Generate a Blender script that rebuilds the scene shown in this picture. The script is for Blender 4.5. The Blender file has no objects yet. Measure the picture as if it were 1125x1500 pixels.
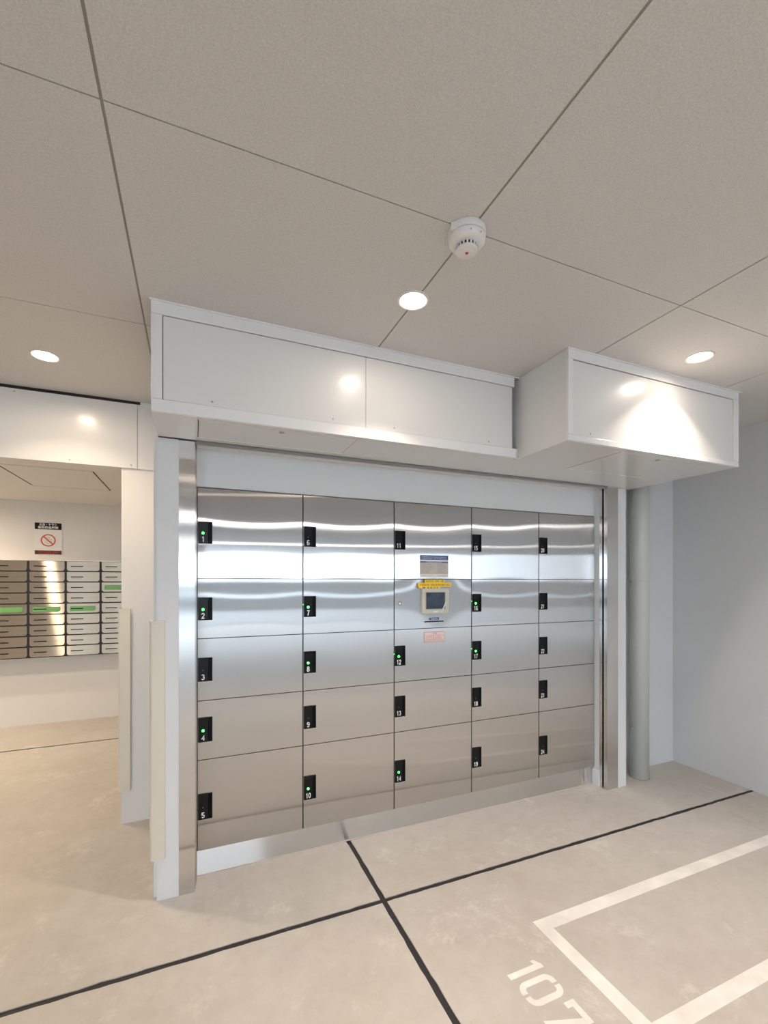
import bpy, math, random
from mathutils import Vector
random.seed(7)
sc = bpy.context.scene
col = sc.collection
R = math.radians

# ------------------------------------------------------------------ camera
cam_d = bpy.data.cameras.new('camera')
cam = bpy.data.objects.new('camera', cam_d); col.objects.link(cam)
cam.location = (0, 0, 1.36)
cam.rotation_euler = (R(90), 0, R(-22.8))
cam_d.sensor_fit = 'VERTICAL'; cam_d.sensor_height = 36; cam_d.sensor_width = 36
cam_d.lens = 36 * 659 / 1500
cam_d.shift_y = 101 / 1500
cam_d.clip_start = 0.02
sc.camera = cam

# ------------------------------------------------------------------ world, exposure, light levels
SKY = 8.5            # overcast sky seen through the garage mouth
LAMP = 5.7          # each ceiling downlight, watts
ROOM_LAMP = 23.0     # mailbox room downlight
BATTEN = 9.0         # linear fittings deeper in the garage (emission strength)
WARM = (1.0, 0.83, 0.68)
WARMER = (1.0, 0.78, 0.55)
w = bpy.data.worlds.new('overcast_sky'); sc.world = w; w.use_nodes = True
bg = w.node_tree.nodes['Background']
bg.inputs[0].default_value = (0.74, 0.87, 1.0, 1); bg.inputs[1].default_value = SKY
vs = sc.view_settings
vs.view_transform = 'Standard'; vs.look = 'None'; vs.exposure = 0.32; vs.gamma = 1.0
vs.use_curve_mapping = False

# ------------------------------------------------------------------ materials
def new_mat(name):
    m = bpy.data.materials.new(name); m.use_nodes = True
    return m, m.node_tree, m.node_tree.nodes['Principled BSDF']
def lin(c):
    return tuple(((x/255)/12.92 if x/255 <= .04045 else (((x/255)+.055)/1.055)**2.4) for x in c)
def mat(name, rgb, rough=.5, metal=0, coat=0, bump=0, bscale=200, spec=.5, emit=None, estr=0, var=0, vscale=3):
    m, nt, b = new_mat(name)
    b.inputs['Base Color'].default_value = (*rgb, 1)
    b.inputs['Roughness'].default_value = rough
    b.inputs['Metallic'].default_value = metal
    b.inputs['Specular IOR Level'].default_value = spec
    if coat:
        b.inputs['Coat Weight'].default_value = coat; b.inputs['Coat Roughness'].default_value = .14
    if emit:
        b.inputs['Emission Color'].default_value = (*emit, 1); b.inputs['Emission Strength'].default_value = estr
    if bump or var:
        tc = nt.nodes.new('ShaderNodeNewGeometry')
    if bump:
        n = nt.nodes.new('ShaderNodeTexNoise'); n.inputs['Scale'].default_value = bscale; n.inputs['Detail'].default_value = 3
        nt.links.new(tc.outputs['Position'], n.inputs['Vector'])
        bp = nt.nodes.new('ShaderNodeBump'); bp.inputs['Strength'].default_value = bump; bp.inputs['Distance'].default_value = .002
        nt.links.new(n.outputs['Fac'], bp.inputs['Height']); nt.links.new(bp.outputs['Normal'], b.inputs['Normal'])
    if var:
        n = nt.nodes.new('ShaderNodeTexNoise'); n.inputs['Scale'].default_value = vscale; n.inputs['Detail'].default_value = 5
        nt.links.new(tc.outputs['Position'], n.inputs['Vector'])
        r = nt.nodes.new('ShaderNodeValToRGB')
        r.color_ramp.elements[0].position = .3; r.color_ramp.elements[1].position = .7
        r.color_ramp.elements[0].color = (*[x*(1-var) for x in rgb], 1)
        r.color_ramp.elements[1].color = (*[min(1, x*(1+var)) for x in rgb], 1)
        nt.links.new(n.outputs['Fac'], r.inputs['Fac']); nt.links.new(r.outputs['Color'], b.inputs['Base Color'])
    return m

def concrete():
    m, nt, b = new_mat('trowelled_concrete')
    N, L = nt.nodes.new, nt.links.new
    g = N('ShaderNodeNewGeometry')
    def noise(s, d=6, ro=.55, dist=0):
        n = N('ShaderNodeTexNoise'); n.inputs['Scale'].default_value = s; n.inputs['Detail'].default_value = d
        n.inputs['Roughness'].default_value = ro; n.inputs['Distortion'].default_value = dist
        L(g.outputs['Position'], n.inputs['Vector']); return n
    def ramp(n, p0, c0, p1, c1):
        r = N('ShaderNodeValToRGB'); e = r.color_ramp.elements
        e[0].position = p0; e[0].color = (*c0, 1); e[1].position = p1; e[1].color = (*c1, 1)
        L(n.outputs['Fac'], r.inputs['Fac']); return r
    def mix(kind, fac, a, bb):
        x = N('ShaderNodeMix'); x.data_type = 'RGBA'; x.blend_type = kind
        if isinstance(fac, float): x.inputs['Factor'].default_value = fac
        else: L(fac, x.inputs['Factor'])
        L(a, x.inputs['A']); L(bb, x.inputs['B']); return x.outputs['Result']
    big = ramp(noise(.9, 6, .62, .1), .30, (.495, .465, .43), .70, (.575, .56, .535))
    mid = ramp(noise(8, 12, .76, .25), .34, (.91, .90, .885), .66, (1.045, 1.045, 1.045))
    c = mix('MULTIPLY', 1.0, big.outputs['Color'], mid.outputs['Color'])
    # pale laitance scuffs and brown stains with shapes of their own
    scuff = ramp(noise(3.0, 14, .82, .3), .545, (0, 0, 0), .62, (1, 1, 1))
    pale = N('ShaderNodeRGB'); pale.outputs[0].default_value = (.68, .66, .62, 1)
    fs = N('ShaderNodeMath'); fs.operation = 'MULTIPLY'; fs.inputs[1].default_value = .55
    L(scuff.outputs['Color'], fs.inputs[0]); c = mix('MIX', fs.outputs[0], c, pale.outputs[0])
    st = ramp(noise(4.1, 14, .82, .4), .575, (0, 0, 0), .65, (1, 1, 1))
    brn = N('ShaderNodeRGB'); brn.outputs[0].default_value = (.44, .38, .32, 1)
    f2 = N('ShaderNodeMath'); f2.operation = 'MULTIPLY'; f2.inputs[1].default_value = .45
    L(st.outputs['Color'], f2.inputs[0]); c = mix('MIX', f2.outputs[0], c, brn.outputs[0])
    L(c, b.inputs['Base Color'])
    rr = ramp(noise(4, 6), .3, (.38,)*3, .7, (.6,)*3); L(rr.outputs['Color'], b.inputs['Roughness'])
    bp = N('ShaderNodeBump'); bp.inputs['Strength'].default_value = .12; bp.inputs['Distance'].default_value = .002
    L(noise(30, 8, .7).outputs['Fac'], bp.inputs['Height']); L(bp.outputs['Normal'], b.inputs['Normal'])
    return m

def steel(name, rgb, rough, aniso, grain_axis='X', gstr=.02):
    """hairline stainless: polish lines run along grain_axis, so reflections smear across them.
    aniso < 0 spreads along the UV tangent (world X), aniso > 0 spreads along world Z"""
    m, nt, b = new_mat(name)
    N, L = nt.nodes.new, nt.links.new
    nt.nodes.remove(b)
    gl = N('ShaderNodeBsdfAnisotropic'); gl.distribution = 'BECKMANN'
    gl.inputs['Anisotropy'].default_value = aniso
    out = [n for n in nt.nodes if n.type == 'OUTPUT_MATERIAL'][0]; L(gl.outputs[0], out.inputs['Surface'])
    tg = N('ShaderNodeTangent'); tg.direction_type = 'UV_MAP'; tg.uv_map = 'UVMap'
    L(tg.outputs[0], gl.inputs['Tangent'])
    g = N('ShaderNodeNewGeometry'); mp = N('ShaderNodeMapping')
    s = {'X': (3, 60, 900), 'Z': (900, 60, 3)}[grain_axis]; mp.inputs['Scale'].default_value = s
    L(g.outputs['Position'], mp.inputs['Vector'])
    n = N('ShaderNodeTexNoise'); n.inputs['Scale'].default_value = 1; n.inputs['Detail'].default_value = 2
    L(mp.outputs[0], n.inputs['Vector'])
    r = N('ShaderNodeMapRange'); r.inputs['To Min'].default_value = rough*.9; r.inputs['To Max'].default_value = rough*1.1
    L(n.outputs['Fac'], r.inputs['Value']); L(r.outputs[0], gl.inputs['Roughness'])
    cr = N('ShaderNodeValToRGB'); e = cr.color_ramp.elements
    e[0].color = (*[x*(1-gstr) for x in rgb], 1); e[1].color = (*[min(1, x*(1+gstr)) for x in rgb], 1)
    L(n.outputs['Fac'], cr.inputs['Fac']); L(cr.outputs[0], gl.inputs['Color'])
    return m

def speckle_board():
    m, nt, b = new_mat('speckled_ceiling_board')
    N, L = nt.nodes.new, nt.links.new
    g = N('ShaderNodeNewGeometry')
    n = N('ShaderNodeTexNoise'); n.inputs['Scale'].default_value = 260; n.inputs['Detail'].default_value = 4
    L(g.outputs['Position'], n.inputs['Vector'])
    r = N('ShaderNodeValToRGB'); e = r.color_ramp.elements
    e[0].position = .3; e[0].color = (.605, .59, .575, 1); e[1].position = .7; e[1].color = (.735, .72, .705, 1)
    L(n.outputs['Fac'], r.inputs['Fac']); L(r.outputs[0], b.inputs['Base Color'])
    b.inputs['Roughness'].default_value = .75
    bp = N('ShaderNodeBump'); bp.inputs['Strength'].default_value = .15; bp.inputs['Distance'].default_value = .001
    L(n.outputs['Fac'], bp.inputs['Height']); L(bp.outputs['Normal'], b.inputs['Normal'])
    return m

M = dict(
    floor=concrete(),
    sealant=mat('black_joint_sealant', (.018, .017, .019), .6, bump=.3, bscale=120),
    board=speckle_board(),
    joint=mat('ceiling_joint_backing', (.36, .34, .30), .8),
    wall=mat('grey_white_wall_paint', (.66, .67, .68), .6, bump=.12, bscale=260, var=.02, vscale=2),
    wall_room=mat('off_white_room_paint', (.76, .745, .72), .6, bump=.1, bscale=260),
    white=mat('white_painted_steel', (.785, .78, .765), .32, coat=.5),
    frame=mat('white_frame_steel', (.825, .83, .835), .35, coat=.4),
    pier=mat('white_pier_paint', (.74, .755, .77), .5, bump=.15, bscale=90),
    soffit=mat('white_soffit_steel', (.74, .73, .72), .22, coat=.4),
    gap=mat('dark_shadow_gap', (.015, .015, .017), .8),
    door=steel('hairline_stainless_door', (.58, .57, .56), .165, -.93, 'Z'),
    kick=steel('polished_stainless_plinth', (.66, .65, .64), .24, .82, 'X'),
    rail=steel('stainless_guide_rail', (.68, .67, .655), .21, -.84, 'Z'),
    box_steel=steel('hairline_stainless_mailbox', (.54, .475, .385), .29, .78, 'X', .05),  # neutral steel, warm reflection of the lit wall tinted into its colour
    bar=mat('grey_shutter_bar', (.30, .295, .29), .6),
    black=mat('black_lock_plastic', (.010, .011, .013), .22, spec=.15),
    black2=mat('black_recess_plastic', (.003, .003, .004), .4, spec=.1),
    black_frame=mat('black_mailbox_frame', (.018, .017, .02), .5),
    print_white=mat('white_print', (.85, .86, .87), .5),
    paper=mat('white_sticker', (.80, .79, .77), .45),
    led_on=mat('green_led_lit', (.1, .9, .3), .3, emit=(.035, 1, .05), estr=10),
    led_off=mat('led_unlit', (.10, .10, .11), .3),
    blue=mat('blue_print', (.035, .105, .33), .5),
    notice=mat('grey_beige_notice', (.58, .54, .49), .5),
    notice_line=mat('grey_small_print', (.36, .34, .33), .5),
    yellow=mat('yellow_sticker', (.86, .60, .06), .45),
    brown_txt=mat('brown_print', (.28, .17, .03), .5),
    red=mat('red_print', (.62, .06, .05), .5),
    pink=mat('pink_sticker', (.80, .66, .64), .5),
    red_pale=mat('pale_red_print', (.62, .27, .27), .5),
    bezel=mat('beige_terminal_plastic', (.56, .56, .50), .42),
    screen=mat('dark_blue_screen', (.035, .055, .085), .12, var=.5, vscale=14),
    chrome=mat('chrome', (.8, .8, .8), .12, metal=1),
    clear=mat('pale_protective_film', (.80, .80, .80), .2),
    guard=mat('cream_vinyl_guard', (.74, .69, .58), .42),
    pipe=mat('pale_grey_green_pipe_paint', (.60, .62, .59), .33),
    plastic=mat('white_detector_plastic', (.80, .79, .77), .4),
    led_red=mat('red_indicator', (.55, .03, .02), .3),
    paint=mat('white_floor_paint', (.80, .79, .765), .6, var=.10, vscale=9, bump=.1, bscale=60),
    green_tape=mat('green_tape', (.16, .40, .13), .4),
    lamp=mat('downlight_lens', (1, 1, 1), .3, emit=(1.0, .86, .70), estr=24),
    batten=mat('linear_lamp_diffuser', (1, 1, 1), .3, emit=(1.0, .97, .94), estr=BATTEN),
    outdoor=mat('outdoor_paving', (.22, .22, .22), .7, bump=.2, bscale=30),
    fence=mat('grey_boundary_wall_paint', (.075, .08, .085), .7),
    dark_red=mat('dark_red_print', (.085, .012, .016), .5),
)

# ------------------------------------------------------------------ mesh helpers
class MB:
    """collects shapes, then links them as one mesh object"""
    def __init__(s): s.v = []; s.f = []; s.smooth = []
    def quad(s, a, b, c, d, sm=False):
        i = len(s.v); s.v += [a, b, c, d]; s.f.append((i, i+1, i+2, i+3)); s.smooth.append(sm); return s
    def box(s, x0, x1, y0, y1, z0, z1):
        i = len(s.v)
        s.v += [(x0,y0,z0),(x1,y0,z0),(x1,y1,z0),(x0,y1,z0),(x0,y0,z1),(x1,y0,z1),(x1,y1,z1),(x0,y1,z1)]
        for q in ((0,3,2,1),(4,5,6,7),(0,1,5,4),(1,2,6,5),(2,3,7,6),(3,0,4,7)):
            s.f.append(tuple(i+k for k in q)); s.smooth.append(False)
        return s
    def prism(s, pts, axis, a0, a1, smooth=False):
        """extrude a 2D outline (counter-clockwise) along an axis; other two axes in order xyz"""
        def P(p, a): return {'x': (a, p[0], p[1]), 'y': (p[0], a, p[1]), 'z': (p[0], p[1], a)}[axis]
        n = len(pts); i = len(s.v)
        s.v += [P(p, a0) for p in pts] + [P(p, a1) for p in pts]
        s.f.append(tuple(i+k for k in range(n))[::-1]); s.smooth.append(False)
        s.f.append(tuple(i+n+k for k in range(n))); s.smooth.append(False)
        for k in range(n):
            s.f.append((i+k, i+(k+1) % n, i+n+(k+1) % n, i+n+k)); s.smooth.append(smooth)
        return s
    def lathe(s, prof, c, axis='z', n=32, a0=0, a1=2*math.pi, smooth=True):
        """revolve (radius, height) pairs about an axis through c"""
        full = abs(a1-a0-2*math.pi) < 1e-6; m = n if full else n+1; i = len(s.v)
        for r, h in prof:
            for k in range(m):
                a = a0+(a1-a0)*k/n; u, vv = r*math.cos(a), r*math.sin(a)
                s.v.append({'z': (c[0]+u, c[1]+vv, c[2]+h), 'y': (c[0]+u, c[1]+h, c[2]+vv)}[axis])
        for j in range(len(prof)-1):
            for k in range(n):
                k2 = (k+1) % m
                s.f.append((i+j*m+k, i+j*m+k2, i+(j+1)*m+k2, i+(j+1)*m+k)); s.smooth.append(smooth)
        return s
    def build(s, name, m, parent=None, uv=False, bevel=0, loc=None):
        me = bpy.data.meshes.new(name); me.from_pydata([Vector(p) for p in s.v], [], s.f)
        me.polygons.foreach_set('use_smooth', s.smooth)
        if bevel:
            import bmesh
            bm = bmesh.new(); bm.from_mesh(me)
            bmesh.ops.recalc_face_normals(bm, faces=bm.faces)
            bmesh.ops.bevel(bm, geom=[e for e in bm.edges if e.is_manifold and e.calc_face_angle(0) > .6], offset=bevel, segments=2, affect='EDGES', profile=.5)
            bm.to_mesh(me); bm.free()
        else:
            import bmesh
            bm = bmesh.new(); bm.from_mesh(me); bmesh.ops.recalc_face_normals(bm, faces=bm.faces); bm.to_mesh(me); bm.free()
        if uv:
            ul = me.uv_layers.new(name='UVMap')
            for p in me.polygons:
                for li in p.loop_indices:
                    q = me.vertices[me.loops[li].vertex_index].co
                    if abs(p.normal.x) > .7: ul.data[li].uv = (q.y, q.z)
                    elif abs(p.normal.z) > .7: ul.data[li].uv = (q.x, q.y)
                    else: ul.data[li].uv = (q.x, q.z)
        me.materials.append(M[m] if isinstance(m, str) else m)
        o = bpy.data.objects.new(name, me); col.objects.link(o)
        if name in ('printed_text', 'foot_text', 'dial_marks', 'pictogram'): o['kind'] = 'stuff'
        if parent: o.parent = parent
        if loc: o.location = loc
        return o
def B(name, m, parent, x0, x1, y0, y1, z0, z1, bevel=0, uv=False):
    return MB().box(x0, x1, y0, y1, z0, z1).build(name, m, parent, uv=uv, bevel=bevel)
def struct(o, label=None):
    o['kind'] = 'structure'
    if label: o['label'] = label
    return o
def tag(o, label, cat, group=None):
    o['label'] = label; o['category'] = cat
    if group: o['group'] = group
    return o
def empty(name, loc):
    o = bpy.data.objects.new(name, None); o.location = loc; o.empty_display_size = .05
    col.objects.link(o); return o
def thing(name, loc, label, cat, group=None): return tag(empty(name, loc), label, cat, group)

def keep_world(o, parent):
    """parent a mesh written in world coordinates to an Empty that stands elsewhere"""
    o.parent = parent; o.matrix_parent_inverse = parent_matrix(parent).inverted(); return o
def parent_matrix(p):
    from mathutils import Matrix
    m = Matrix.Translation(p.location)
    return m

class Thing:
    """world-coordinate parts under one Empty at the thing's base"""
    def __init__(s, name, loc, label, cat, group=None): s.root = thing(name, loc, label, cat, group)
    def add(s, o, parent=None):
        if parent is None: keep_world(o, s.root)
        else: o.parent = parent; o.matrix_parent_inverse = parent_matrix(s.root).inverted() @ parent_matrix(s.root)
        return o

FONT = None
def text_mesh(name, body, size, m, parent=None, offset=0, depth=.0006, xs=1.0):
    """writing as flat raised print lying in XZ facing -Y, origin at its centre"""
    cu = bpy.data.curves.new(name, 'FONT'); cu.body = body; cu.size = size
    cu.align_x = 'CENTER'; cu.align_y = 'CENTER'; cu.offset = offset; cu.extrude = depth/2; cu.resolution_u = 3
    t = bpy.data.objects.new(name, cu); col.objects.link(t)
    dg = bpy.context.evaluated_depsgraph_get()
    me = bpy.data.meshes.new_from_object(t.evaluated_get(dg))
    bpy.data.objects.remove(t); bpy.data.curves.remove(cu)
    for v in me.vertices:
        x, y, z = v.co; v.co = (x*xs, -z, y)
    me.materials.clear(); me.materials.append(M[m]); me.name = name
    o = bpy.data.objects.new(name, me); col.objects.link(o)
    if parent: o.parent = parent
    return o

def _arc(cx_, cy_, rx, ry, a0, a1, n=12):
    return [(cx_+rx*math.cos(R(a0+(a1-a0)*k/n)), cy_+ry*math.sin(R(a0+(a1-a0)*k/n))) for k in range(n+1)]
_six = [_arc(.28, .29, .205, .215, 0, 360, 18), [(.46, .80), (.41, .89), (.30, .93), (.18, .87), (.10, .70), (.075, .50), (.075, .30)]]
DIGITS = {
    '0': [_arc(.28, .5, .205, .43, 0, 360, 20)],
    '1': [[(.10, .74), (.24, .82), (.33, .95)], [(.33, 1.0), (.33, 0)]],
    '2': [_arc(.28, .70, .205, .225, 175, -25, 10)+[(.36, .44), (.14, .20), (.075, .07), (.52, .07)]],
    '3': [_arc(.26, .725, .19, .20, 155, -90, 10), _arc(.26, .295, .215, .225, 90, -155, 10)],
    '4': [[(.40, 0), (.40, .93), (.07, .30), (.56, .30)]],
    '5': [[(.49, .93), (.14, .93), (.10, .48)]+_arc(.27, .315, .21, .24, 125, -150, 12)],
    '6': _six, '7': [[(.05, .93), (.50, .93), (.34, .60), (.22, 0)]],
    '8': [_arc(.28, .725, .175, .20, 0, 360, 18), _arc(.28, .285, .21, .215, 0, 360, 18)],
    '9': [[(.56-a, 1-b) for a, b in st] for st in _six]}
def number_mesh(body, h, m, xc, y, z0, wide=1.0, wd=.155, d=.0005):
    """bold sans figures as raised print, each stroke a mitred ribbon"""
    mb = MB(); adv = .64*h*wide; x = xc-(adv*len(body)-.08*h*wide)/2
    for ch in body:
        for st in DIGITS[ch]:
            L = []
            for i, p in enumerate(st):
                a = st[max(0, i-1)]; b = st[min(len(st)-1, i+1)]
                if math.dist(st[0], st[-1]) < 1e-6 and i in (0, len(st)-1): a, b = st[-2], st[1]
                tx, ty = b[0]-a[0], b[1]-a[1]; l = math.hypot(tx, ty) or 1; nx, ny = -ty/l, tx/l
                k = wd/2
                if 0 < i < len(st)-1:
                    ux, uy = p[0]-a[0], p[1]-a[1]; ul = math.hypot(ux, uy) or 1
                    k /= max(.45, abs((-uy/ul)*nx+(ux/ul)*ny))
                L.append(((p[0]+nx*k, p[1]+ny*k), (p[0]-nx*k, p[1]-ny*k)))
            for (a1, a2), (b1, b2) in zip(L, L[1:]):
                q = [a2, b2, b1, a1]
                mb.prism([(x+u*h*wide, z0+v*h) for u, v in q], 'y', y-d, y)
        x += adv
    return mb.build('number', m)

def glyphs(mb, x0, x1, z, h, y, n, d=.0004, fill=.8):
    """a line of unreadably small print as separate glyph-like strokes"""
    wd = (x1-x0)/n
    for k in range(n):
        a = x0+k*wd
        if random.random() < .06: continue
        s = wd*fill
        for q in range(3):
            zz = z-h/2+h*(q+.2+random.random()*.3)/3
            l = random.uniform(.5, 1)*s; o = random.uniform(0, s-l)
            mb.box(a+o, a+o+l, y-d, y, zz, zz+h*.16)
        mb.box(a+s*random.uniform(.2, .6), a+s*random.uniform(.65, .8), y-d, y, z-h/2, z+h/2)
    return mb

# ------------------------------------------------------------------ dimensions (metres)
CEIL = 2.37; SOF = 1.971
XR = 3.335; XL = -3.2; YREAR = -9.0
YW = 2.89            # wall with the opening to the mailbox room
YP = 2.135           # front of the piers and guide rails
YL = 2.235           # locker fronts
YBK = 2.292          # recess wall beside the pipe
YMB = 5.22           # mailbox room back wall
XML = -3.2; XMR = -.16; ZMC = 2.12

# ------------------------------------------------------------------ floor and ceiling
fl = struct(B('floor', 'sealant', None, XL-.1, XR+.1, YREAR, YMB+.1, -.12, -.004), 'pale trowelled concrete floor with black sealant joints')
J = .0118
def ragged_slab(x0, x1, y0, y1):
    """concrete bay whose saw-cut edges are slightly chipped"""
    def edge(a, b, n):
        return [(a[0]+(b[0]-a[0])*k/n, a[1]+(b[1]-a[1])*k/n) for k in range(n)]
    pts = []
    for a, b in (((x0, y0), (x1, y0)), ((x1, y0), (x1, y1)), ((x1, y1), (x0, y1)), ((x0, y1), (x0, y0))):
        n = max(2, int(math.dist(a, b)/.035)); hor = a[1] == b[1]
        for k, p in enumerate(edge(a, b, n)):
            j = random.gauss(0, .0009)*(k > 0)
            if random.random() < .03 and k: j = random.choice((-1, 1))*.003
            pts.append((p[0]+(0 if hor else j), p[1]+(j if hor else 0)))
    mb = MB().prism(pts, 'z', -.1, 0); mb.build('floor_slab', 'floor', fl)
xs = [XL-.1, -1.96, .741, XR+.1]; ys = [YREAR, -6.34, -3.64, -.94, 1.766, 4.475, YMB+.1]
for i in range(3):
    for j in range(len(ys)-1):
        x0 = xs[i]+(J if i else 0); x1 = xs[i+1]-(J if i < 2 else 0)
        y0 = ys[j]+(J if j else 0); y1 = ys[j+1]-(J if j < len(ys)-2 else 0)
        ragged_slab(x0, x1, y0, y1)
ce = struct(B('ceiling', 'joint', None, XL-.1, XR+.1, YREAR, YW+.15, CEIL+.003, CEIL+.15), 'square ceiling boards with narrow open joints')
cx = [-.181+.912*k for k in range(-4, 5)]; cx = [XL-.1]+[x for x in cx if XL < x < XR]+[XR+.1]
cy = [1.10-.91*k for k in range(0, 13)][::-1]+[2.0]; cy = [YREAR]+[y for y in cy if y > YREAR+.1]+[YW+.15]
for i in range(len(cx)-1):
    for j in range(len(cy)-1):
        B('ceiling_panel', 'board', ce, cx[i]+.0033, cx[i+1]-.0033, cy[j]+.0019, cy[j+1]-.0019, CEIL, CEIL+.012)

# ------------------------------------------------------------------ walls
struct(B('wall_right', 'wall', None, XR, XR+.2, YREAR, YBK+.2, 0, CEIL), 'plain grey-white side wall at the right')
struct(B('wall_back', 'wall', None, 2.60, XR+.2, YBK, YBK+.2, 0, CEIL), 'short grey-white wall behind the pipe')
struct(B('wall_left', 'wall', None, XL-.2, XL, -4.2, YMB+.2, 0, CEIL))
mb = MB().box(XL-.2, XL, YREAR, -8.6, 0, CEIL).box(XL-.2, XL, -8.6, -4.2, 2.15, CEIL)
struct(mb.build('wall_driveway', 'wall'))
# the garage mouth: lintel and two jambs at the far end behind the camera
mb = MB().box(XL-.2, XR+.2, YREAR-.25, YREAR, 2.13, CEIL+.15).box(XL-.2, XL+.3, YREAR-.25, YREAR, 0, 2.13).box(1.6, XR+.2, YREAR-.25, YREAR, 0, 2.13)
struct(mb.build('wall_rear', 'wall'))
struct(B('ground', 'outdoor', None, -30, 30, -40, YREAR-.0, -.16, -.02))
mb = MB().box(XL-12, XL-.1, YREAR, 4, -.16, -.02)
struct(mb.build('driveway_ground', 'outdoor'))
bw = Thing('boundary_wall', (0, -18, -.02), 'low grey boundary wall across the street, seen mirrored in the lockers', 'wall')
bw.add(B('wall_body', 'fence', None, -16, 16, -18.2, -18.0, -.02, 1.28)); bw.add(B('coping', 'outdoor', None, -16, 16, -18.24, -17.96, 1.28, 1.33))
bw.add(B('white_band', 'print_white', None, -16, 16, -18.0, -17.985, .72, .86))

# wall with the opening to the mailbox room: fascia and pier
mb = MB().box(XL, -.372, YW, YW+.15, 1.993, CEIL-.0).box(-.379, -.16, YW, YW+.15, 0, CEIL)
wo = struct(mb.build('wall_opening', 'wall_room'), 'cream wall with a wide opening to the mailbox room')
B('fascia', 'white', wo, XL, -.30, YW-.012, YW, 1.993, CEIL-.016, bevel=.001)
B('fascia_end', 'white', wo, -.298, -.155, YW-.010, YW, 1.993, CEIL)
B('shadow_gap', 'gap', wo, XL, -.285, YW-.011, YW, CEIL-.015, CEIL)
for x, z in ((-.86, 2.34), (-.62, 2.01), (-.33, 2.01)):
    MB().lathe([(0, -.002), (.004, -.0015), (.005, 0)], (x, YW-.012, z), 'y', 12).build('screw', 'bezel', wo)
# mailbox room shell
struct(B('wall_mailbox', 'wall_room', None, XML-.1, XMR+.1, YMB, YMB+.15, 0, ZMC+.3), 'warm off-white wall above and below the mailboxes')
struct(B('wall_mailbox_right', 'wall_room', None, XMR, XMR+.1, YW+.15, YMB, 0, ZMC))
cm = struct(B('ceiling_mailbox', 'wall_room', None, XML, XMR, YW+.0, YMB, ZMC, ZMC+.2), 'low plain ceiling of the mailbox room')
# access hatch set in that ceiling
hx0, hx1, hy0, hy1 = -1.185, -.65, 3.65, 4.36
B('hatch_panel', 'wall_room', cm, hx0+.008, hx1-.006, hy0+.004, hy1-.004, ZMC-.004, ZMC)
B('hatch_gap', 'gap', cm, hx0-.006, hx0+.008, hy0, hy1, ZMC-.002, ZMC); B('hatch_gap', 'gap', cm, hx1-.006, hx1, hy0, hy1, ZMC-.002, ZMC)
B('hatch_edge', 'white', cm, hx0, hx1, hy0-.006, hy0+.002, ZMC-.006, ZMC); B('hatch_edge', 'white', cm, hx0, hx1, hy1-.002, hy1+.006, ZMC-.006, ZMC)
MB().lathe([(0, -.004), (.012, -.003), (.014, 0)], (-1.13, 3.98, ZMC), 'z', 16).build('hatch_lock', 'bezel', cm)

# piers either side of the lockers, header above them
mb = MB().box(-.150, -.064, YP, YW, 0, SOF).box(-.064, -.004, YP+.06, YW, 0, SOF).box(-.164, -.150, YP+.03, YW, 0, SOF)
struct(mb.build('wall_pier_left', 'pier'), 'white painted pier left of the lockers')
mb = MB().box(2.568, 2.644, YP, YBK+.05, 0, SOF).box(2.474, 2.568, YP+.055, YBK+.4, 0, SOF)
struct(mb.build('wall_pier_right', 'pier'), 'white painted pier right of the lockers')
B('skirting', 'pier', bpy.data.objects['wall_pier_right'], 2.462, 2.474, YP+.056, YL+.03, 0, .105)
struct(B('wall_header', 'pier', None, 0, 2.474, YL+.008, YL+.10, 1.795, SOF+.055), 'white panel above the lockers')
struct(B('wall_alcove', 'pier', None, -.158, XR+.2, YW+.002, YW+.15, 0, CEIL+.15))

# ------------------------------------------------------------------ stainless guide rails of the shutter
t = Thing('guide_rail', (-.032, YP, 0), 'tall brushed stainless shutter guide rail left of locker number 1', 'guide rail', 'shutter guide rails')
t.add(B('front_plate', 'rail', None, -.064, 0, YP-.002, YP+.02, 0, SOF, uv=True))
t.add(B('front_lip', 'rail', None, -.003, .003, YP+.02, YP+.028, 0, SOF, uv=True))
t.add(B('rear_lip', 'rail', None, -.003, .006, YP+.044, YP+.06, 0, SOF, uv=True))
t.add(B('slot', 'gap', None, -.03, -.012, YP+.02, YP+.06, 0, SOF))
t.add(B('side_strip', 'rail', None, .0, .0075, YP+.06, YL+.02, 0, SOF, uv=True))
t = Thing('guide_rail', (2.52, YP, 0), 'stainless shutter guide rail with a black slot, right of locker number 20', 'guide rail', 'shutter guide rails')
t.add(B('front_plate', 'rail', None, 2.47, 2.568, YP-.002, YP+.016, 0, SOF, uv=True))
t.add(B('front_lip', 'rail', None, 2.468, 2.478, YP+.016, YP+.022, 0, SOF, uv=True))
t.add(B('rear_lip', 'rail', None, 2.466, 2.478, YP+.034, YP+.056, 0, SOF, uv=True))
t.add(B('slot', 'gap', None, 2.49, 2.51, YP+.016, YP+.056, 0, SOF))

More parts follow.
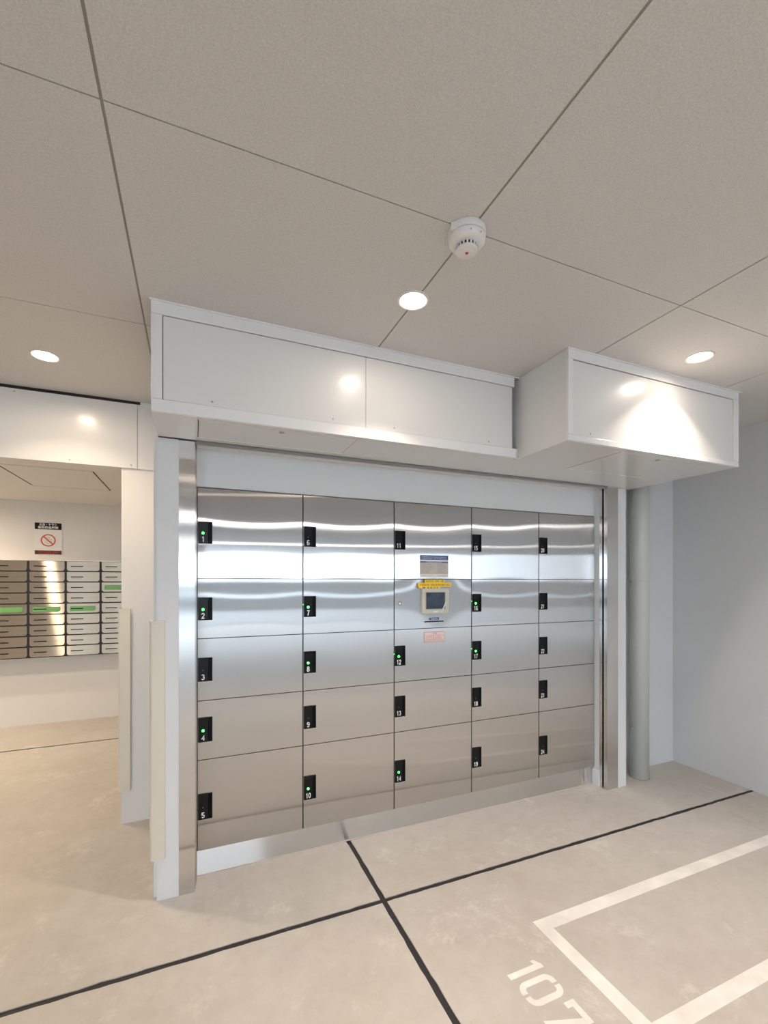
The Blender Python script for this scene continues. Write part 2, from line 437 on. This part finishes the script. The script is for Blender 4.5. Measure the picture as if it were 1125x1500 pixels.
# ------------------------------------------------------------------ shutter boxes under the ceiling
Y1 = 1.809; Y2 = 1.488; F = .004
t = Thing('shutter_box', (.65, Y1, SOF), 'long white shutter box with two face panels above the lockers', 'shutter box', 'white shutter boxes')
t.add(B('body', 'white', None, -.143, 1.452, Y1+.006, YL+.1, SOF+.05, CEIL))
t.add(B('top_rail', 'frame', None, -.145, 1.46, Y1-F, Y1+.01, 2.321, CEIL-.001, bevel=.001))
t.add(B('bottom_rail', 'frame', None, -.145, 1.467, Y1-F, Y1+.01, SOF, 2.015, bevel=.001))
t.add(B('side_rail', 'frame', None, -.145, -.108, Y1-F, Y1+.01, 2.0155, 2.3205, bevel=.001))
t.add(B('panel_gap', 'gap', None, -.108, 1.4515, Y1+.005, Y1+.0065, 2.015, 2.321))
t.add(B('end_panel', 'white', None, -.145, -.1435, Y1+.01, YW-.015, SOF+.003, CEIL))
for x0, x1 in ((-.1055, .6752), (.6768, 1.449)):
    p = t.add(B('face_panel', 'white', None, x0, x1, Y1-.0005, Y1+.004, 2.0165, 2.3185, bevel=.0006))
    for sx in ((.06, .53) if x1 < 1 else (.81, 1.31)):
        s = MB().lathe([(0, -.0025), (.0035, -.002), (.0045, 0)], (sx, Y1-.0005, 2.034), 'y', 12).build('screw', 'bezel'); t.add(s, p)
t.add(B('ceiling_bead', 'frame', None, -.15, 1.486, Y1-.010, Y1-F, CEIL-.005, CEIL))
so = t.add(B('soffit', 'soffit', None, -.145, 1.488, Y1+.01, 2.118, SOF+.001, SOF+.05))
t.add(B('rear_soffit', 'soffit', None, -.004, 1.488, 2.172, YL+.008, SOF+.001, SOF+.05))
h = t.add(B('access_hatch', 'soffit', None, .0135, .6465, 1.848, 2.064, SOF-.001, SOF+.002))
for a in ((.0105, .0135, 1.846, 2.066), (.6465, .6495, 1.846, 2.066)): t.add(B('hatch_gap', 'gap', None, *a, SOF+.0003, SOF+.002))
t.add(B('hatch_edge', 'white', None, .0135, .6465, 2.064, 2.068, SOF-.0025, SOF+.002))
s = MB().lathe([(0, -.003), (.010, -.0025), (.0115, 0)], (.329, 1.867, SOF-.001), 'z', 16).build('hatch_lock', 'notice_line'); t.add(s)
s = t.add(B('shutter_slot', 'gap', None, 0, 1.488, 2.119, 2.171, SOF+.02, SOF+.03))

t = Thing('shutter_box', (2.09, Y2, SOF), 'short white shutter box standing forward, lit by the right downlight', 'shutter box', 'white shutter boxes')
t.add(B('body', 'white', None, 1.492, 2.682, Y2+.006, YBK-.002, SOF+.05, CEIL))
t.add(B('side_panel', 'white', None, 1.4885, 1.4925, Y2+.008, 2.118, SOF, CEIL-.001))
t.add(B('side_panel', 'white', None, 2.681, 2.684, Y2+.008, YBK-.001, SOF, CEIL-.001))
t.add(B('top_rail', 'frame', None, 1.489, 2.684, Y2-F, Y2+.01, 2.326, CEIL-.001, bevel=.001))
t.add(B('bottom_rail', 'frame', None, 1.489, 2.684, Y2-F, Y2+.01, SOF, 1.9965, bevel=.001))
t.add(B('side_rail', 'frame', None, 1.489, 1.516, Y2-F, Y2+.01, 1.997, 2.3255, bevel=.001))
t.add(B('side_rail', 'frame', None, 2.640, 2.684, Y2-F, Y2+.01, 1.997, 2.3255, bevel=.001))
t.add(B('panel_gap', 'gap', None, 1.516, 2.640, Y2+.005, Y2+.0065, 1.997, 2.326))
p = t.add(B('face_panel', 'white', None, 1.5175, 2.6375, Y2-.0005, Y2+.004, 1.998, 2.3225, bevel=.0006))
for sx in (1.62, 2.53):
    s = MB().lathe([(0, -.0025), (.0035, -.002), (.0045, 0)], (sx, Y2-.0005, 2.014), 'y', 12).build('screw', 'bezel'); t.add(s, p)
t.add(B('ceiling_bead', 'frame', None, 1.483, 2.70, Y2-.010, Y2-F, CEIL-.005, CEIL))
t.add(B('soffit', 'soffit', None, 1.4925, 2.681, Y2+.01, 2.118, SOF+.001, SOF+.05))
t.add(B('soffit_return', 'soffit', None, 2.474, 2.681, 2.119, YBK-.002, SOF+.001, SOF+.05))
t.add(B('access_hatch', 'soffit', None, 1.8635, 2.4485, 1.530, 1.860, SOF-.001, SOF+.002))
for a in ((1.8605, 1.8635, 1.528, 1.862), (2.4485, 2.4510, 1.528, 1.862)): t.add(B('hatch_gap', 'joint', None, *a, SOF+.0003, SOF+.002))
t.add(B('hatch_edge', 'white', None, 1.8635, 2.4485, 1.860, 1.864, SOF-.0025, SOF+.002))
s = MB().lathe([(0, -.003), (.010, -.0025), (.0115, 0)], (2.156, 1.561, SOF-.001), 'z', 16).build('hatch_lock', 'notice_line'); t.add(s)
t.add(B('rear_soffit', 'soffit', None, 1.489, 2.474, 2.172, YL+.008, SOF+.001, SOF+.05))
t.add(B('shutter_slot', 'gap', None, 1.489, 2.474, 2.119, 2.171, SOF+.02, SOF+.03))
t = Thing('rolling_shutter', (1.235, 2.145, SOF), 'grey bottom bar of the raised rolling shutter at the soffit slot', 'shutter')
t.add(B('bottom_bar', 'bar', None, .004, 2.466, 2.128, 2.160, SOF-.008, SOF+.012, bevel=.002))
t.add(B('slat_edge', 'bar', None, .004, 2.466, 2.140, 2.148, SOF+.012, SOF+.019))

# ------------------------------------------------------------------ parcel lockers
ZR = [1.791, 1.370, 1.094, .808, .535, .117]
XC = [.0085, .4985, .9985, 1.4965, 1.9965, 2.4735]
PZ = [1.634, 1.284, 1.006, .731, .379]
PH = [.102, .105, .109, .113, .117]
LIT = {1, 2, 4, 7, 8, 10, 12, 14, 16, 17}
def bowed_door(x0, x1, z0, z1, y, amp, kind):
    """door skin with the faint dishing of thin sheet, folded edges"""
    nx, nz = 16, 12; mbd = MB(); W, Hh = x1-x0, z1-z0
    def dep(s, q):
        if kind == 'terminal':
            r2 = ((s-.55)/.30)**2+((q-.52)/.42)**2
            return .0020*math.exp(-r2*.9)*(1-min(1, abs(2*q-1))**8)
        d = amp*(.25+.75*math.sin(math.pi*s))*math.sin(math.pi*q)**2
        d += amp*.30*math.sin(2*math.pi*q)*math.sin(math.pi*s*.9+.2)
        return -d
    for j in range(nz+1):
        for i in range(nx+1):
            s, q = i/nx, j/nz; mbd.v.append((x0+s*W, y+dep(s, q), z0+q*Hh))
    for j in range(nz):
        for i in range(nx):
            a = j*(nx+1)+i; mbd.f.append((a, a+1, a+nx+2, a+nx+1)); mbd.smooth.append(True)
    t_ = .016
    for (a, b) in (((x0, z0), (x1, z0)), ((x1, z0), (x1, z1)), ((x1, z1), (x0, z1)), ((x0, z1), (x0, z0))):
        mbd.quad((a[0], y, a[1]), (b[0], y, b[1]), (b[0], y+t_, b[1]), (a[0], y+t_, a[1]))
    mbd.quad((x0, y+t_, z0), (x0, y+t_, z1), (x1, y+t_, z1), (x1, y+t_, z0))
    return mbd
num = 0
col_words = ['leftmost stainless locker column with doors numbered 1 to 5', 'second stainless locker column with doors numbered 6 to 10',
             'middle stainless locker column with the touch screen and doors 11 to 14', 'fourth stainless locker column with doors numbered 15 to 19',
             'rightmost stainless locker column with doors numbered 20 to 24']
G = .0018
for c in range(5):
    a, b = XC[c], XC[c+1]
    T = Thing('parcel_locker', ((a+b)/2, YL, ZR[5]), col_words[c], 'locker', 'parcel locker columns')
    T.add(B('body', 'black_frame', None, a+.0003, b-.0003, YL+.006, YL+.55, ZR[5], ZR[0]))
    for r in range(5):
        x0, x1, z0, z1 = a+.0034, b-.0022, ZR[r+1]+G, ZR[r]-G
        if c == 2 and r == 1:
            d = T.add(bowed_door(x0, x1, z0, z1, YL, .0, 'terminal').build('control_panel', 'door', uv=True))
            # touch terminal
            yb = YL-.003
            tb = MB().box(1.165, 1.336, yb-.012, YL+.004, 1.176, 1.318).build('terminal_bezel', 'bezel', bevel=.004); T.add(tb, d)
            T.add(B('screen_rim', 'notice_line', None, 1.184, 1.311, yb-.0135, yb-.011, 1.200, 1.299), d)
            T.add(B('screen', 'screen', None, 1.188, 1.307, yb-.0142, yb-.012, 1.204, 1.295), d)
            T.add(B('maker_strip', 'print_white', None, 1.232, 1.262, yb-.0126, yb-.0119, 1.185, 1.190), d)
            st = MB(); st.prism([(1.281, 1.182), (1.287, 1.182), (1.317, 1.240), (1.311, 1.243)], 'y', yb-.0175, yb-.015); T.add(st.build('film_tab', 'clear'), d)
            for zc in (1.300, 1.284, 1.268): T.add(B('film_tab', 'clear', None, 1.331, 1.335, yb-.0128, yb-.0119, zc-.004, zc+.002), d)
            # yellow sticker across the top of the bezel
            ysk = YL-.017
            yl = MB().box(1.178, 1.306, ysk, ysk+.0012, 1.350, 1.3675).box(1.136, 1.348, ysk, ysk+.0012, 1.327, 1.350).build('yellow_sticker', 'yellow', bevel=.0004); T.add(yl, d)
            g = MB(); glyphs(g, 1.186, 1.236, 1.358, .010, ysk, 6); glyphs(g, 1.244, 1.298, 1.358, .010, ysk, 6)
            glyphs(g, 1.146, 1.208, 1.338, .011, ysk, 7); glyphs(g, 1.216, 1.308, 1.338, .011, ysk, 9); glyphs(g, 1.314, 1.340, 1.338, .011, ysk, 3)
            T.add(g.build('printed_text', 'brown_txt'), d)
            fr = MB().box(1.142, 1.165, YL-.0165, YL-.0155, 1.319, 1.327)
            for k in range(5): fr.box(1.182+.020*k, 1.196+.020*k, YL-.0165, YL-.0155, 1.317+.001*(k % 2), 1.327)
            T.add(fr.build('sticker_fringe', 'yellow'), d)
            # slip slot with its blue plate
            T.add(B('slip_slot', 'gap', None, 1.186, 1.306, YL-.004, YL+.002, 1.128, 1.134), d)
            T.add(MB().box(1.217, 1.276, YL-.0042, YL, 1.139, 1.153).build('slot_plate', 'blue', bevel=.0015), d)
            g = MB(); glyphs(g, 1.225, 1.268, 1.146, .008, YL-.0042, 4); T.add(g.build('printed_text', 'print_white'), d)
            # key cylinder
            k_ = MB().lathe([(0, -.006), (.008, -.006), (.010, -.004), (.011, 0)], (1.037, YL, 1.236), 'y', 20).build('key_cylinder', 'chrome'); T.add(k_, d)
            T.add(B('key_slit', 'gap', None, 1.0362, 1.0378, YL-.0068, YL-.006, 1.231, 1.241), d)
            continue
        num += 1
        amp = [.0007, .0005, .0004, .0003, .0003][r]*random.uniform(.7, 1.2)
        d = T.add(bowed_door(x0, x1, z0, z1, YL, amp, 'door').build('locker_door', 'door', uv=True))
        pz1 = PZ[r]; pz0 = pz1-PH[r]; px0 = a+.0050; px1 = a+.066
        pl = MB().box(px0, px0+.043, YL-.006, YL+.002, pz0, pz1).build('lock_plate', 'black', bevel=.0012); T.add(pl, d)
        hr = MB().box(px0+.0432, px1, YL-.0045, YL+.002, pz0, pz1).box(px1-.004, px1, YL-.006, YL, pz0, pz1)
        T.add(hr.build('handle_grip', 'black2', bevel=.001), d)
        lx = px0+.021; lz = pz0+PH[r]*.47
        on = num in LIT
        le = MB().lathe([(0, -.0048), (.0042, -.0036), (.0058, 0)] if on else [(0, -.0012), (.0020, -.0008), (.0024, 0)], (lx, YL-.006, lz), 'y', 14)
        T.add(le.build('indicator_light', 'led_on' if on else 'led_off'), d)
        if num in (7, 12, 16, 17): T.add(B('side_glow', 'led_on', None, a+.0012, a+.0026, YL+.0005, YL+.004, lz+.012, lz+.0145), d)
        T.add(number_mesh(str(num), .0255, 'print_white', lx, YL-.006, pz0+.008, 1.0 if num < 10 else .86), d)
        if num == 11:
            T.add(B('notice_sheet', 'notice', None, 1.156, 1.337, YL-.0030, YL-.0022, 1.398, 1.505), d)
            T.add(B('notice_heading', 'blue', None, 1.157, 1.336, YL-.0036, YL-.0030, 1.479, 1.503), d)
            T.add(B('notice_bar', 'blue', None, 1.157, 1.336, YL-.0036, YL-.0030, 1.463, 1.470), d)
            T.add(B('notice_strip', 'print_white', None, 1.157, 1.336, YL-.0034, YL-.0030, 1.470, 1.479), d)
            g = MB(); glyphs(g, 1.164, 1.210, 1.4955, .008, YL-.0036, 7); glyphs(g, 1.212, 1.325, 1.4945, .006, YL-.0036, 18); glyphs(g, 1.164, 1.330, 1.4855, .006, YL-.0036, 24)
            glyphs(g, 1.195, 1.300, 1.4665, .004, YL-.0036, 20); T.add(g.build('printed_text', 'print_white'), d)
            g = MB()
            for k in range(9):
                zz = 1.455-.0062*k
                glyphs(g, 1.162, 1.162+random.uniform(.05, .085), zz, .0035, YL-.0030, 14)
                glyphs(g, 1.265, 1.265+random.uniform(.03, .065), zz, .0035, YL-.0030, 10)
            T.add(g.build('printed_text', 'notice_line'), d)
            T.add(B('notice_foot', 'paper', None, 1.156, 1.337, YL-.0030, YL-.0022, 1.381, 1.398), d)
            g = MB(); glyphs(g, 1.162, 1.24, 1.389, .005, YL-.0030, 12); glyphs(g, 1.26, 1.332, 1.389, .006, YL-.0030, 10); T.add(g.build('printed_text', 'notice_line'), d)
        if num == 12:
            T.add(B('caution_sticker', 'red_pale', None, 1.182, 1.314, YL-.0022, YL-.0014, 1.015, 1.073), d)
            T.add(B('caution_face', 'pink', None, 1.1845, 1.3115, YL-.0026, YL-.0022, 1.0175, 1.0705), d)
            tt = text_mesh('caution_heading', '注 意', .012, 'red_pale', None, offset=.0002)
            tt.location = (1.248, YL-.0028, 1.0625); tt.parent = d; tt.matrix_parent_inverse = parent_matrix(T.root).inverted() @ parent_matrix(T.root)
            g = MB()
            for k in range(5): glyphs(g, 1.191, 1.305-.012*(k % 2), 1.0525-.0072*k, .0042, YL-.0026, 20)
            T.add(g.build('printed_text', 'red_pale'), d)
t = Thing('plinth', (1.23, YL, 0), 'long stainless kick plate under the five locker columns', 'plinth')
t.add(B('kick_plate', 'kick', None, .0085, 2.452, YL+.012, YL+.026, .003, .1145, uv=True))
t.add(B('end_return', 'kick', None, 2.450, 2.452, YL+.026, YL+.4, .003, .1145, uv=True))
t.add(B('floor_seal', 'floor', None, .0085, 2.452, YL+.006, YL+.026, 0, .003))

# ------------------------------------------------------------------ corner guards
def guard(loc_x, y, z0, z1, label):
    # L profile wrapping the pier's left front corner, rounded nose
    t = Thing('corner_guard', (loc_x, y, z0), label, 'corner guard', 'cream corner guards')
    th, lg, dp = .013, .047, .055
    n = 6; pts = []
    for k in range(n+1):
        an = math.pi+(math.pi/2)*k/n
        pts.append((loc_x+th*.0+th*math.cos(an), y+th*math.sin(an)))
    pts += [(loc_x+lg-.003, y-th), (loc_x+lg, y-th+.003), (loc_x+lg, y), (loc_x, y), (loc_x, y+dp), (loc_x-th, y+dp)]
    t.add(MB().prism(pts, 'z', z0, z1-.012).build('sleeve', 'guard'))
    e = .0015
    cp = [(p[0]+(-e if p[0] < loc_x+.01 else e), p[1]-e if p[1] < y-.001 else p[1]) for p in pts]
    t.add(MB().prism(cp, 'z', z1-.012, z1).build('end_cap', 'guard', bevel=.001))
guard(-.164, YP, .178, 1.191, 'cream corner guard on the white pier beside locker number 1')
guard(-.379, YW-.010, .187, 1.204, 'cream corner guard on the jamb of the mailbox room opening')

# ------------------------------------------------------------------ drain pipe in the recess
t = Thing('drain_pipe', (2.845, 2.192, 0), 'pale grey vertical drain pipe in the corner right of the lockers', 'pipe')
pc = (2.845, 2.192, 0)
t.add(MB().lathe([(.058, .004), (.060, .004), (.060, 1.345), (.0615, 1.347), (.0615, CEIL), (.058, CEIL)], pc, 'z', 40).build('pipe_body', 'pipe'))
t.add(MB().lathe([(.050, 0), (.062, 0), (.062, .004), (.050, .004)], pc, 'z', 40).build('foot_seal', 'notice_line'))
for z in (.34, 1.355):
    if z > 1: t.add(MB().lathe([(.060, z-.004), (.0618, z-.004), (.0618, z+.004), (.060, z+.004)], pc, 'z', 40).build('pipe_band', 'pipe'))
    t.add(B('clamp_bolt', 'notice_line', None, 2.775, 2.788, 2.196, 2.208, z-.006, z+.006, bevel=.001))

# ------------------------------------------------------------------ mailbox bank
YMF = 5.10; k_ = YMF/5.2
def mx(x): return x*k_
def mz(z): return 1.36+(z-1.36)*k_
T = Thing('mailbox_bank', (-1.3, YMF, mz(.63)), 'wall bank of brushed steel mailboxes with black frame in the side room', 'mailboxes')
bx = [-2.03, -1.737, -1.445, -1.150, -.861, -.570]; z_top, z_bot = mz(1.552), mz(.632); rh = (z_top-z_bot)/9
T.add(B('cabinet', 'black_frame', None, mx(bx[0])-.004, mx(bx[-1])+.004, YMF+.004, YMB-.001, z_bot, z_top))
T.add(B('top_trim', 'white', None, mx(bx[0])-.006, mx(bx[-1])+.006, YMF-.004, YMB-.001, z_top, z_top+.010))
def rounded(x0, x1, z0, z1, r):
    pts = []
    for cxx, czz, a0 in ((x0+r, z0+r, 180), (x1-r, z0+r, 270)):
        for q in range(5): pts.append((cxx+r*math.cos(R(a0+22.5*q)), czz+r*math.sin(R(a0+22.5*q))))
    return pts+[(x1, z1), (x0, z1)]
taped = {(4, 0), (4, 1), (4, 2), (4, 3), (2, 4)}
for c in range(5):
    for r in range(9):
        x0, x1 = mx(bx[c])+.0095, mx(bx[c+1])-.0095; z1 = z_top-r*rh-.0035; z0 = z1-rh+.0115
        zm = z0+(z1-z0)*.50
        # lower flap hangs from the drop slot line; both are cut from one front
        d = T.add(MB().prism(rounded(x0, x1, z0, z1, .021), 'y', YMF-.004, YMF+.004).build('mailbox_front', 'box_steel', uv=True))
        T.add(B('flap_line', 'notice_line', None, x0, x1, YMF-.0046, YMF-.0039, zm-.0012, zm+.0006), d)
        if (r, c) in taped:
            tp = MB().box(x0+.025, x1-.032, YMF-.0075, YMF-.006, zm-.020, zm+.020).box(x0+.022, x1-.045, YMF-.0082, YMF-.0068, zm-.026, zm+.003)
            T.add(tp.build('green_tape', 'green_tape', bevel=.0005), d)
        if not ((r, c) in taped and c in (1, 4)):
            T.add(B('latch_bar', 'black', None, x0+.032, x0+.132, YMF-.010, YMF-.004, zm-.006, zm+.002, bevel=.001), d)
        g = MB()
        for q in range(4): g.box(x0+.040+.02*q, x0+.050+.02*q, YMF-.0048, YMF-.0039, zm-.022, zm-.016)
        T.add(g.build('dial_marks', 'notice_line'), d)

# ------------------------------------------------------------------ no-flyers sign over the mailboxes
T = Thing('notice_sign', (-1.29, YMB, 1.62), 'white notice with red prohibition ring above the mailboxes', 'sign')
sx0, sx1, sz0, sz1 = -1.400, -1.188, 1.614, 1.915; yS = YMB-.004
T.add(B('sign_sheet', 'paper', None, sx0-.004, sx1+.004, yS, YMB-.0005, sz0-.004, sz1+.004))
T.add(B('heading_band', 'black', None, sx0, sx1, yS-.0008, yS, sz1-.062, sz1))
T.add(B('foot_band', 'dark_red', None, sx0, sx1, yS-.0008, yS, sz0, sz0+.037))
cxS, czS = -1.294, 1.748
def arc_ring(mb, cx_, cz_, r0, r1, y0, y1, n=40):
    for k in range(n):
        a, b = 2*math.pi*k/n, 2*math.pi*(k+1)/n
        p = [(cx_+r_*math.cos(q), cz_+r_*math.sin(q)) for r_, q in ((r0, a), (r1, a), (r1, b), (r0, b))]
        mb.quad(*[(u, y0, v) for u, v in p]); mb.quad((p[1][0], y0, p[1][1]), (p[1][0], y1, p[1][1]), (p[2][0], y1, p[2][1]), (p[2][0], y0, p[2][1]))
    return mb
rg = arc_ring(MB(), cxS, czS, .049, .059, yS-.0012, yS)
ca = math.cos(R(45)); L_ = .050*ca; wv = .0055*ca
rg.prism([(cxS-L_-wv, czS+L_-wv), (cxS+L_-wv, czS-L_-wv), (cxS+L_+wv, czS-L_+wv), (cxS-L_+wv, czS+L_+wv)], 'y', yS-.0014, yS)
T.add(rg.build('prohibition_ring', 'red'))
pg = MB()
for (a, b, c, d) in ((-.012, .016, .022, .030), (.004, .030, .006, .014), (.012, .036, -.010, -.002), (-.036, -.012, -.006, .000), (-.030, -.004, -.020, -.014), (-.014, .006, -.034, -.028)):
    pg.box(cxS+a, cxS+b, yS-.0006, yS, czS+c, czS+d)
T.add(pg.build('pictogram', 'notice'))
for body, z, s in (('広告・チラシ', sz1-.0175, .0235), ('無断投函厳禁', sz1-.0455, .027)):
    o = text_mesh('heading_text', body, s, 'print_white', None, offset=.0004)
    o.location = (cxS, yS-.0012, z); keep_world(o, T.root)
g = MB(); glyphs(g, sx0+.03, sx1-.03, sz0+.026, .010, yS-.0008, 16); glyphs(g, sx0+.03, sx1-.03, sz0+.011, .010, yS-.0008, 16)
T.add(g.build('foot_text', 'red'))

# ------------------------------------------------------------------ smoke detector
T = Thing('smoke_detector', (.724, 1.105, CEIL), 'round white smoke detector on the ceiling joint crossing', 'smoke detector')
dc = (.724, 1.105, CEIL)
T.add(MB().lathe([(0, 0), (.0535, 0), (.0545, -.003), (.0545, -.017), (.053, -.0195), (0, -.0195)], dc, 'z', 48).build('mounting_base', 'plastic'))
T.add(MB().lathe([(.048, -.0195), (.0525, -.021), (.053, -.026), (.0515, -.034), (.047, -.0405), (.038, -.0445), (.030, -.0455), (0, -.0455)], dc, 'z', 48).build('housing', 'plastic'))
T.add(MB().lathe([(.0285, -.044), (.0285, -.056), (0, -.056)], dc, 'z', 40).build('inner_chamber', 'gap'))
T.add(MB().lathe([(0, -.0545), (.031, -.0545), (.032, -.056), (.032, -.059), (.029, -.0625), (0, -.0635)], dc, 'z', 40).build('sensor_cap', 'plastic'))
for k in range(18):
    a = 2*math.pi*k/18; ca, sa = math.cos(a), math.sin(a); r0, r1, hw = .0275, .0312, .0024
    q = [(dc[0]+r*ca-hh*sa, dc[1]+r*sa+hh*ca) for r, hh in ((r0, -hw), (r1, -hw), (r1, hw), (r0, hw))]
    T.add(MB().prism(q, 'z', CEIL-.056, CEIL-.0435).build('vent_rib', 'plastic'))
T.add(MB().lathe([(0, -.0660), (.0035, -.0655), (.0050, -.0633)], dc, 'z', 14).build('indicator_light', 'led_red'))
a = R(215); T.add(MB().prism([(dc[0]-.060, dc[1]-.012), (dc[0]-.046, dc[1]-.026), (dc[0]-.038, dc[1]-.018), (dc[0]-.050, dc[1]-.002)], 'z', CEIL-.024, CEIL-.001).build('wall_tab', 'plastic'))
for q in (R(250), R(285)):
    T.add(MB().lathe([(0, -.0015), (.002, -.001), (.0022, .002)], (dc[0]+.0515*math.cos(q), dc[1]+.0515*math.sin(q), CEIL-.0335), 'z', 8).build('screw', 'notice_line'))

# ------------------------------------------------------------------ downlights
def downlight(x, y, z, watts, label, group='ceiling downlights', spread=96, spill=.17, color=None):
    T = Thing('downlight', (x, y, z), label, 'downlight', group); c = (x, y, z)
    T.add(MB().lathe([(.046, .0), (.047, -.003), (.052, -.005), (.056, -.004), (.0575, 0)], c, 'z', 40).build('trim_ring', 'plastic'))
    T.add(MB().lathe([(0, -.0022), (.030, -.0022), (.046, -.0012)], c, 'z', 40).build('lens', 'lamp'))
    # reflector beam plus the weaker wide spill of the lens
    for nm, share, sp in (('lamp', 1.0, spread), ('lamp_spill', spill, 168)):
        if not share: continue
        ld = bpy.data.lights.new(nm, 'AREA'); ld.shape = 'DISK'; ld.size = .06; ld.energy = watts*share
        ld.color = color or WARM; ld.spread = R(sp)
        lo = bpy.data.objects.new(nm, ld); col.objects.link(lo); lo.location = (x, y, z-.008); keep_world(lo, T.root)
downlight(.724, 1.452, CEIL, LAMP*1.05, 'lit warm downlight in the ceiling above the long shutter box')
downlight(2.097, 1.318, CEIL, LAMP*.95, 'lit warm downlight in front of the short shutter box at the right', spread=110, spill=.08)
downlight(-.619, 2.448, CEIL, LAMP*.6, 'lit warm downlight at the left, before the mailbox room opening', spread=122, spill=.55, color=WARMER)
downlight(-1.54, 4.10, ZMC, ROOM_LAMP*.3, 'lit downlight inside the mailbox room, beside the hatch', spread=140, color=WARMER)
downlight(-2.50, 4.62, ZMC, ROOM_LAMP*.85, 'added fill downlight inside the mailbox room, unseen by its left wall', spread=170, color=WARMER)  # added out of view to light the room wall without a second mailbox streak
downlight(-2.0, 1.38, CEIL, LAMP*.5, 'added warm fill downlight by the unseen left side wall of the garage', color=WARMER)  # added lamp out of view, warms the left wall that the mailboxes reflect
for x, k, where in ((-.75, .62, 'left'), (.72, .62, 'middle'), (2.10, 1.9, 'right')):  # unseen fill lamps, added behind the camera to brighten the floor evenly
    downlight(x, -.45, CEIL, LAMP*k, 'added warm fill downlight, unseen out in the garage before the lockers, %s of three' % where)
# linear fittings further back in the garage, mirrored as pale bands in the lockers
for y, lab in ((-3.0, 'nearer long ceiling batten light, mirrored as upper band in the lockers'), (-7.7, 'farther long ceiling batten light, mirrored as lower band in the lockers')):
    T = Thing('batten_light', (.1, y, CEIL), lab, 'ceiling light', 'ceiling batten lights')
    T.add(B('housing', 'white', None, -2.6, 2.8, y-.06, y+.06, CEIL-.03, CEIL-.002, bevel=.003))
    T.add(B('diffuser', 'batten', None, -2.57, 2.77, y-.045, y+.045, CEIL-.055, CEIL-.03, bevel=.006))

# ------------------------------------------------------------------ painted bay and number on the floor
PT = .0008
T = Thing('bay_marking', (2.2, 1.18, 0), 'white painted rectangular parking bay outline on the floor', 'floor marking')
bx0, bx1, by0, by1, bw_ = 1.240, 3.20, .905, 1.424, .056
T.add(B('painted_line', 'paint', None, bx0, bx1, by1-bw_, by1, 0, PT)); T.add(B('painted_line', 'paint', None, bx0, bx1, by0, by0+.052, 0, PT))
T.add(B('painted_line', 'paint', None, bx0, bx0+.055, by0+.052, by1-bw_, 0, PT)); T.add(B('painted_line', 'paint', None, bx1-.055, bx1, by0+.052, by1-bw_, 0, PT))
T = Thing('bay_number', (1.07, 1.15, 0), 'white stencilled number 107 on the floor beside the bay', 'floor marking')
# letter space: a runs along reading (world -Y), b runs up the figure (world +X)
X0 = .992; HN = .142
def fp(a, b, y0): return (X0+b, y0-a)
def fig(name, polys, y0):
    mb = MB()
    for P in polys:
        q = [fp(a, b, y0) for a, b in P]
        ar = sum(q[i][0]*q[(i+1) % len(q)][1]-q[(i+1) % len(q)][0]*q[i][1] for i in range(len(q)))
        mb.prism(q if ar > 0 else q[::-1], 'z', 0, PT)
    T.add(mb.build(name, 'paint'))
fig('digit_one', [[(.022, 0), (.043, 0), (.043, HN), (.030, HN), (.006, HN-.016), (.006, HN-.030), (.022, HN-.026)]], 1.287)
def half_zero(s):
    Wd, th, r = .090, .021, .034; out = []
    def arc(cx_, cz_, rr, a0, a1): return [(cx_+rr*math.cos(R(a0+(a1-a0)*k/6)), cz_+rr*math.sin(R(a0+(a1-a0)*k/6))) for k in range(7)]
    gp = .005
    outer = [(Wd/2-gp, HN)]+arc(r, HN-r, r, 90, 180)+arc(r, r, r, 180, 270)+[(Wd/2-gp, 0)]
    ri = r-th
    inner = [(Wd/2-gp, th)]+arc(r, r, ri, 270, 180)+arc(r, HN-r, ri, 180, 90)+[(Wd/2-gp, HN-th)]
    P = outer+inner
    if s > 0: P = [(Wd-a, b) for a, b in P]
    # split into convex strips
    no = len(outer); qs = []
    O = outer; I = inner[::-1]
    for k in range(no-1):
        q = [O[k], O[k+1], I[k+1], I[k]]
        if s > 0: q = [(Wd-a, b) for a, b in q]
        qs.append(q)
    return qs
fig('digit_zero', half_zero(-1)+half_zero(1), 1.222)
fig('digit_seven', [[(0, HN-.040), (.020, HN-.040), (.020, HN-.021), (0, HN-.0)], [(0, HN), (.020, HN-.021), (.085, HN-.021), (.085, HN)], [(.062, HN-.0215), (.085, HN-.0215), (.046, 0), (.022, 0)]], 1.112)
